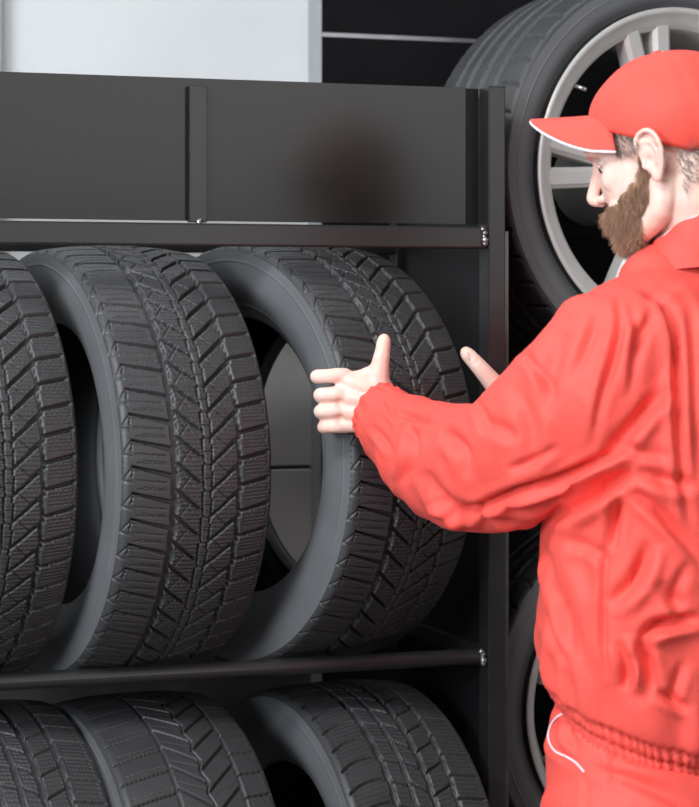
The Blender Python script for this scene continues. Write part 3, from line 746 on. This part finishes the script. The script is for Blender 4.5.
# brim
def brim_pt(a, v, low=0.0):
    th = a*math.radians(58)
    fi = capc[0]+capr[0]*math.cos(th)*.985; li = capr[1]*math.sin(th)*.985
    ui = capline(fi)+.012*math.cos(th)+.014
    reach = .080*math.cos(a*PI/2)**.36
    f = fi+reach*v; l = li*(1+.04*v*(1-abs(a))); u = ui+.20*(f-fi)-7.2*l*l*v**.7
    return H(f, l, u-low)
na, nv_ = 49, 14; V = []
for lay in (0, .0032):
    for i in range(na):
        for j in range(nv_): V.append(brim_pt(-1+2*i/(na-1), j/(nv_-1), lay))
T_ = na*nv_; F = np.vstack([grid_faces(na, nv_), grid_faces(na, nv_, flip=True)+T_])
ed = [i*nv_+nv_-1 for i in range(na)]; sides = np.array([[a, b, b+T_, a+T_] for a, b in zip(ed[:-1], ed[1:])])
me = me_np([list(v) for v in V], np.vstack([F, sides]))
bm = bmesh.new(); bm.from_mesh(me); bmesh.ops.recalc_face_normals(bm, faces=bm.faces); brim = link('brim', me_from_bm(bm), M_CAPRED, cap, smooth=True, world=True)
bm = bmesh.new(); pts = [brim_pt(-1+2*i/60, 1.0, .0035) for i in range(61)]
for a, b in zip(pts[:-1], pts[1:]):
    if (b-a).length > 1e-5: bm_tube(bm, a, b, .0019, 8)
link('brim_piping', me_from_bm(bm), M_WHITE, cap, smooth=True, world=True)

# ---- jacket
bm = bmesh.new()
JW = P(668, 722, 2.985)                     # centre of the elastic waist
rows = [(JW-UP*.012, .170, .125), (JW+UP*.03, .185, .145), (P(664, 650, 2.985), .190, .152), (P(669, 590, 2.98), .194, .152), (P(672, 510, 2.98), .196, .146), (P(676, 430, 2.98), .205, .152), (P(684, 370, 2.99), .200, .135), (P(692, 326, 3.0), .180, .110), (P(693, 300, 3.01), .135, .080)]
loft(bm, rows, BL, 40, 5)
sl_ = [(P(382, 417.5, 3.235), .043, .036), (P(388, 423, 3.22), .046, .039), (P(400, 435, 3.19), .055, .048), (P(425, 454, 3.12), .067, .058), (P(460, 467, 3.04), .079, .066), (P(503, 461, 2.97), .085, .072), (P(550, 431, 2.905), .090, .078), (P(593, 394, 2.87), .093, .082), (P(625, 350, 2.875), .088, .084), (P(650, 335, 2.92), .055, .06)]
for v in bm.verts:
    r_ = v.co-JW; k_ = max(0, min(1, 1-(r_.z+.01)/.22)); v.co.z += .34*r_.dot(BF)*k_
loft(bm, sl_, UP, 32, 5)
sr_ = [(WRR+RT*.01, .036), (WRR*.6+ELR*.4, .060), (ELR, .072), (P(645, 362, 3.27), .072), (SHR-UP*.01, .085), (SHR*.7+MIDS*.3, .075)]
loft(bm, sr_, UP, 28, 5)
jk = remesh(bm, .0042, 9, .5)
MSK = None
puff(jk, .0075, 6.5, (1, 1, .6), 3.1); puff(jk, .0025, 17, (1, 1, .5), 1.7)
ST = [
 # sleeve
 ([(432, 519), (470, 511), (510, 494), (560, 478), (602, 459), (636, 444)], 4.0, .011, .75),
 ([(548, 520), (585, 500), (610, 484), (632, 471)], 6.5, .020, .5),
 ([(617, 296), (621, 325), (613, 360), (602, 398), (592, 450)], 4.0, .0065, .6),
 ([(600, 462), (628, 432), (648, 408), (668, 388)], 6.0, .009, .7),
 ([(640, 290), (660, 300), (672, 325), (677, 370), (679, 430), (684, 490), (692, 530)], 4.5, .009, .7),
 ([(690, 300), (694, 350), (696, 420), (699, 480)], 5.0, .006, .6),
 ([(628, 300), (636, 330), (634, 372), (630, 400)], 4.5, .005, .5),
 ([(655, 310), (642, 335), (636, 356)], 5, .006, .6),
 ([(413, 425), (414, 445), (410, 466), (402, 484)], 3.8, .009, .8),
 ([(392, 408), (408, 416), (424, 421), (440, 420)], 3.4, .0065, .5),
 ([(425, 470), (437, 492), (452, 505), (470, 512)], 5, .008, .7),
 ([(440, 432), (455, 440), (465, 456), (466, 480)], 5.5, .008, .6),
 ([(475, 420), (500, 428), (520, 440)], 6, .005, .5),
 ([(512, 380), (530, 420), (534, 470)], 7, .0045, .5),
 ([(565, 330), (552, 370), (545, 420)], 7, .0045, .5),
 ([(498, 500), (520, 508), (540, 503), (560, 492)], 4, .006, .6),
 ([(460, 500), (490, 520), (520, 519)], 3.5, .005, .6),
 ([(370, 425), (384, 440), (392, 456)], 2.8, .005, .6),
 ([(385, 395), (392, 412), (404, 424)], 2.6, .004, .5),
 # body
 ([(628, 486), (655, 508), (680, 535), (705, 565)], 5.0, .009, .7),
 ([(622, 492), (616, 520), (612, 552)], 4.5, .009, .6),
 ([(638, 470), (665, 480), (700, 486)], 6, .007, .6),
 ([(607, 520), (605, 560), (603, 610), (604, 650), (614, 690)], 3.0, .0045, .4),
 ([(606, 606), (628, 588), (642, 566), (650, 540)], 6.5, .010, .7),
 ([(642, 640), (652, 628), (672, 622), (702, 619)], 5.0, .015, .7),
 ([(641, 634), (643, 652), (649, 672), (653, 694)], 5.5, .012, .7),
 ([(671, 704), (676, 684), (684, 660)], 4.5, .005, .5),
 ([(556, 585), (563, 615), (568, 640), (575, 660)], 3.5, .006, .6),
 ([(570, 560), (566, 600), (578, 645), (596, 690)], 6, .004, .5),
 ([(618, 640), (626, 662), (624, 690)], 5, .007, .6),
 ([(660, 580), (672, 600), (684, 606)], 6, .006, .6),
 ([(655, 690), (672, 700), (690, 712)], 4, .007, .6),
 ([(540, 540), (550, 570), (556, 600)], 5, .004, .5),
 ([(585, 520), (580, 560), (590, 600)], 8, .004, .5),
 ([(520, 350), (540, 372), (556, 402)], 4, .004, .6), ([(600, 310), (588, 345), (572, 380)], 5, .004, .5),
 ([(470, 395), (482, 412), (488, 436)], 4, .004, .6), ([(430, 500), (448, 508), (466, 524)], 3.5, .005, .6),
 ([(566, 500), (590, 486), (612, 470)], 3.5, .005, .6), ([(505, 470), (530, 462), (560, 446)], 4, .004, .6),
 ([(560, 540), (590, 548), (612, 566)], 5, .004, .6), ([(690, 560), (676, 590), (680, 612)], 5, .005, .6),
 ([(545, 610), (556, 640), (572, 668)], 4, .004, .6), ([(625, 690), (632, 670), (630, 650)], 3.5, .005, .5),
 ([(645, 300), (662, 288), (684, 284)], 5, .004, .6), ([(610, 440), (640, 452), (672, 456)], 5, .004, .5),
]
jk2 = jk
fold(jk2, ST, gain=1.6, wide=1.12)
# gathers at the cuff and waist
co = getco(jk2); no = getno(jk2)
ax = (P(395, 432, 3.19)-P(371, 411.5, 3.24)); axl = ax.length; ax.normalize(); c0 = np.array(P(376, 413, 3.24)); rel = co-c0; al_ = rel@np.array(ax)
rad_ = rel-al_[:, None]*np.array(ax); rn = np.linalg.norm(rad_, axis=1)
e1 = np.array(UP)-np.array(ax)*ax.z; e1 /= np.linalg.norm(e1); e2 = np.cross(np.array(ax), e1)
ang = np.arctan2(rad_@e2, rad_@e1)
w = np.exp(-((al_-.012)/.020)**2)*(rn < .075)*(al_ > -.03)
band = np.exp(-((al_-.012)/.006)**2)*(rn < .075)
co = co+no*((w*.0030*np.sin(ang*15+2*np.sin(ang*3))-band*.0035)[:, None])
# waist band: rises towards the front
rel = co-np.array(JW); bf = rel@np.array(BF); bl = rel@np.array(BL); zz_ = rel[:, 2]-.34*bf
ang = np.arctan2(bl/.18, bf/.14); hide = (np.hypot(bf, bl) < .25)
wb = np.exp(-(np.clip(np.abs(zz_)-.014, 0, 1)/.010)**2)*hide
w2_ = np.exp(-((zz_-.05)/.030)**2)*hide*(zz_ > 0)
pl = sstep(np.cos(ang*1.0-1.1), -.2, .5)
co = co+no*((wb*(-.006+.0034*np.sin(ang*88+.8*np.sin(zz_*120)+1.5*np.sin(ang*13)))+w2_*.005*np.sin(ang*17+2.2*np.sin(ang*5))-.006*np.exp(-((zz_-.02)/.004)**2)*hide-.005*np.exp(-((zz_)/.0025)**2)*hide)[:, None])
setco(jk2, co)
jacket = link('jacket', jk2, M_RED, man, smooth=True, world=True)
# stand collar
nax = (H(-.03, 0, -.05)-NECK).normalized()
def collar_pt(th, v, ex):
    c = (NECK-UP*.012+RT*.008)*(1-v)+(NECK+nax*.050+RT*.013)*v
    r = .088*(1-v)+.069*v+ex
    p = c+BF*(math.cos(th)*r)+BL*(math.sin(th)*r*1.0)
    tilt = -.50*math.cos(th)*r*v-.10*(1-v)*r*math.cos(th)
    return p+UP*(tilt+.0015*math.sin(th*9)*v)
na = 80; nv_ = 10; V = []
for ex in (.0035, -.001):
    for j in range(nv_):
        for i in range(na): V.append(collar_pt(2*PI*i/na, j/(nv_-1), ex+.0012*math.sin(i*.9+j)))
T_ = na*nv_
top = np.array([[(nv_-1)*na+i, (nv_-1)*na+(i+1) % na, T_+(nv_-1)*na+(i+1) % na, T_+(nv_-1)*na+i] for i in range(na)])
me = me_np([list(v) for v in V], np.vstack([grid_faces(nv_, na, wrap_c=True), grid_faces(nv_, na, wrap_c=True, flip=True)+T_, top]))
bm = bmesh.new(); bm.from_mesh(me); bmesh.ops.recalc_face_normals(bm, faces=bm.faces); collar = link('collar', me_from_bm(bm), M_RED, jacket, smooth=True, world=True)
bm = bmesh.new(); pts = [collar_pt(2*PI*i/80, 1.0, .0018) for i in range(80)]
for i in range(80): bm_tube(bm, pts[i], pts[(i+1) % 80], .0010, 8)
link('collar_piping', me_from_bm(bm), M_WHITE, jacket, smooth=True, world=True)

# ---- trousers
bm = bmesh.new()
PB = P(668, 770, 2.985)
loft(bm, [(PB-UP*.10, .175, .142), (PB, .182, .146), (PB+UP*.055, .172, .134), (JW-UP*.01, .165, .120)], BL, 36, 4)
for v in bm.verts:
    r_ = v.co-JW; k_ = max(0, min(1, 1+(r_.z+.01)/.10)); v.co.z += .34*r_.dot(BF)*k_
for s in (1, -1):
    hip = PB-UP*.09+BL*(s*.095); foot = Vector((hip.x, hip.y, .09))+BL*(s*.05)-BF*.02
    loft(bm, [(hip+UP*.04, .112, .12), (hip*.75+foot*.25, .105, .11), (hip*.5+foot*.5+BF*.02, .090, .095), (hip*.22+foot*.78, .085, .088), (foot, .082, .088)], BL, 28, 4)
tr = remesh(bm, .006, 6, .5)
puff(tr, .004, 7, (1, 1, .6), 9.3)
fold(tr, [([(566, 716), (556, 722), (552, 738), (560, 752), (576, 765)], 4, .010, .6), ([(572, 722), (570, 738), (580, 748)], 4, .009, .6), ([(612, 728), (614, 760), (612, 806)], 4, .004, .5),
          ([(588, 770), (620, 776), (660, 792), (695, 812)], 6, .008, .6), ([(600, 750), (640, 760), (690, 768)], 6, .006, .6), ([(585, 772), (586, 800), (584, 830)], 3, .004, .4)])
trousers = link('trousers', tr, M_RED, man, smooth=True, world=True)
# piping of the hip pocket follows the cloth
from mathutils.bvhtree import BVHTree
bt = BVHTree.FromPolygons([tuple(Vector(v.co)+man.location) for v in tr.vertices], [tuple(p.vertices) for p in tr.polygons])
bm = bmesh.new(); pts = []
for q in catmull([[567, 711], [556, 718], [549.5, 728], [548.5, 740], [555, 751], [567, 757], [576, 763], [584, 772]], 8):
    d = (P(q[0], q[1], 3)-CAM).normalized(); h = bt.ray_cast(CAM, d)
    if h[0] is not None: pts.append(h[0]-d*.0015)
for a, b in zip(pts[:-1], pts[1:]):
    if 1e-5 < (b-a).length < .05: bm_tube(bm, a, b, .0014, 8)
link('pocket_piping', me_from_bm(bm), M_WHITE, trousers, smooth=True, world=True)
for s in (1, -1):
    hip = PB-UP*.09+BL*(s*.095); foot = Vector((hip.x, hip.y, 0))+BL*(s*.05)-BF*.02
    bm = bmesh.new()
    loft(bm, [(foot+UP*.045-BF*.06, .042, .044), (foot+UP*.045+BF*.04, .046, .044), (foot+UP*.034+BF*.13, .048, .033), (foot+UP*.030+BF*.18, .038, .027)], BL, 24, 4)
    loft(bm, [(foot+UP*.05, .048, .052), (foot+UP*.14, .048, .052)], BL, 20, 4)
    for v in bm.verts: v.co.z = max(v.co.z, 0.001)
    link('boot', remesh(bm, .006, 2), M_SHOE, man, smooth=True, world=True)
# ------------------------------------------------------------------ light
W_ = bpy.data.worlds.new('world'); SC.world = W_; W_.use_nodes = True
bg = W_.node_tree.nodes['Background']; bg.inputs[0].default_value = (.93, .96, 1, 1); bg.inputs[1].default_value = .06
def area(name, loc, target, sx, sy, power, col=(1, 1, 1)):
    l = bpy.data.lights.new(name, 'AREA'); l.shape = 'RECTANGLE'; l.size = sx; l.size_y = sy; l.energy = power; l.color = col
    o = bpy.data.objects.new(name, l); COL.objects.link(o); o.location = loc
    o.rotation_euler = (Vector(target)-Vector(loc)).to_track_quat('-Z', 'Y').to_euler(); return o
area('ceiling_lamp_front', (-1.9, -2.0, 3.25), (-1.5, -1.5, 0), 1.6, 1.0, 118, (1, .99, .98))
area('window_left', (-4.2, -2.6, 2.15), (-.3, 0, 1.3), 2.0, 1.5, 178, (.88, .94, 1))
area('front_fill_light', (1.4, -5.8, 2.4), (-.2, 0, 1.2), 3.6, 1.6, 50, (1, .99, .98))  # unseen area light, added to light the man and give the panel reflections
area('ceiling_lamp_wall', (-.8, .25, 3.28), (-.8, .5, 1.6), 2.6, .3, 14)
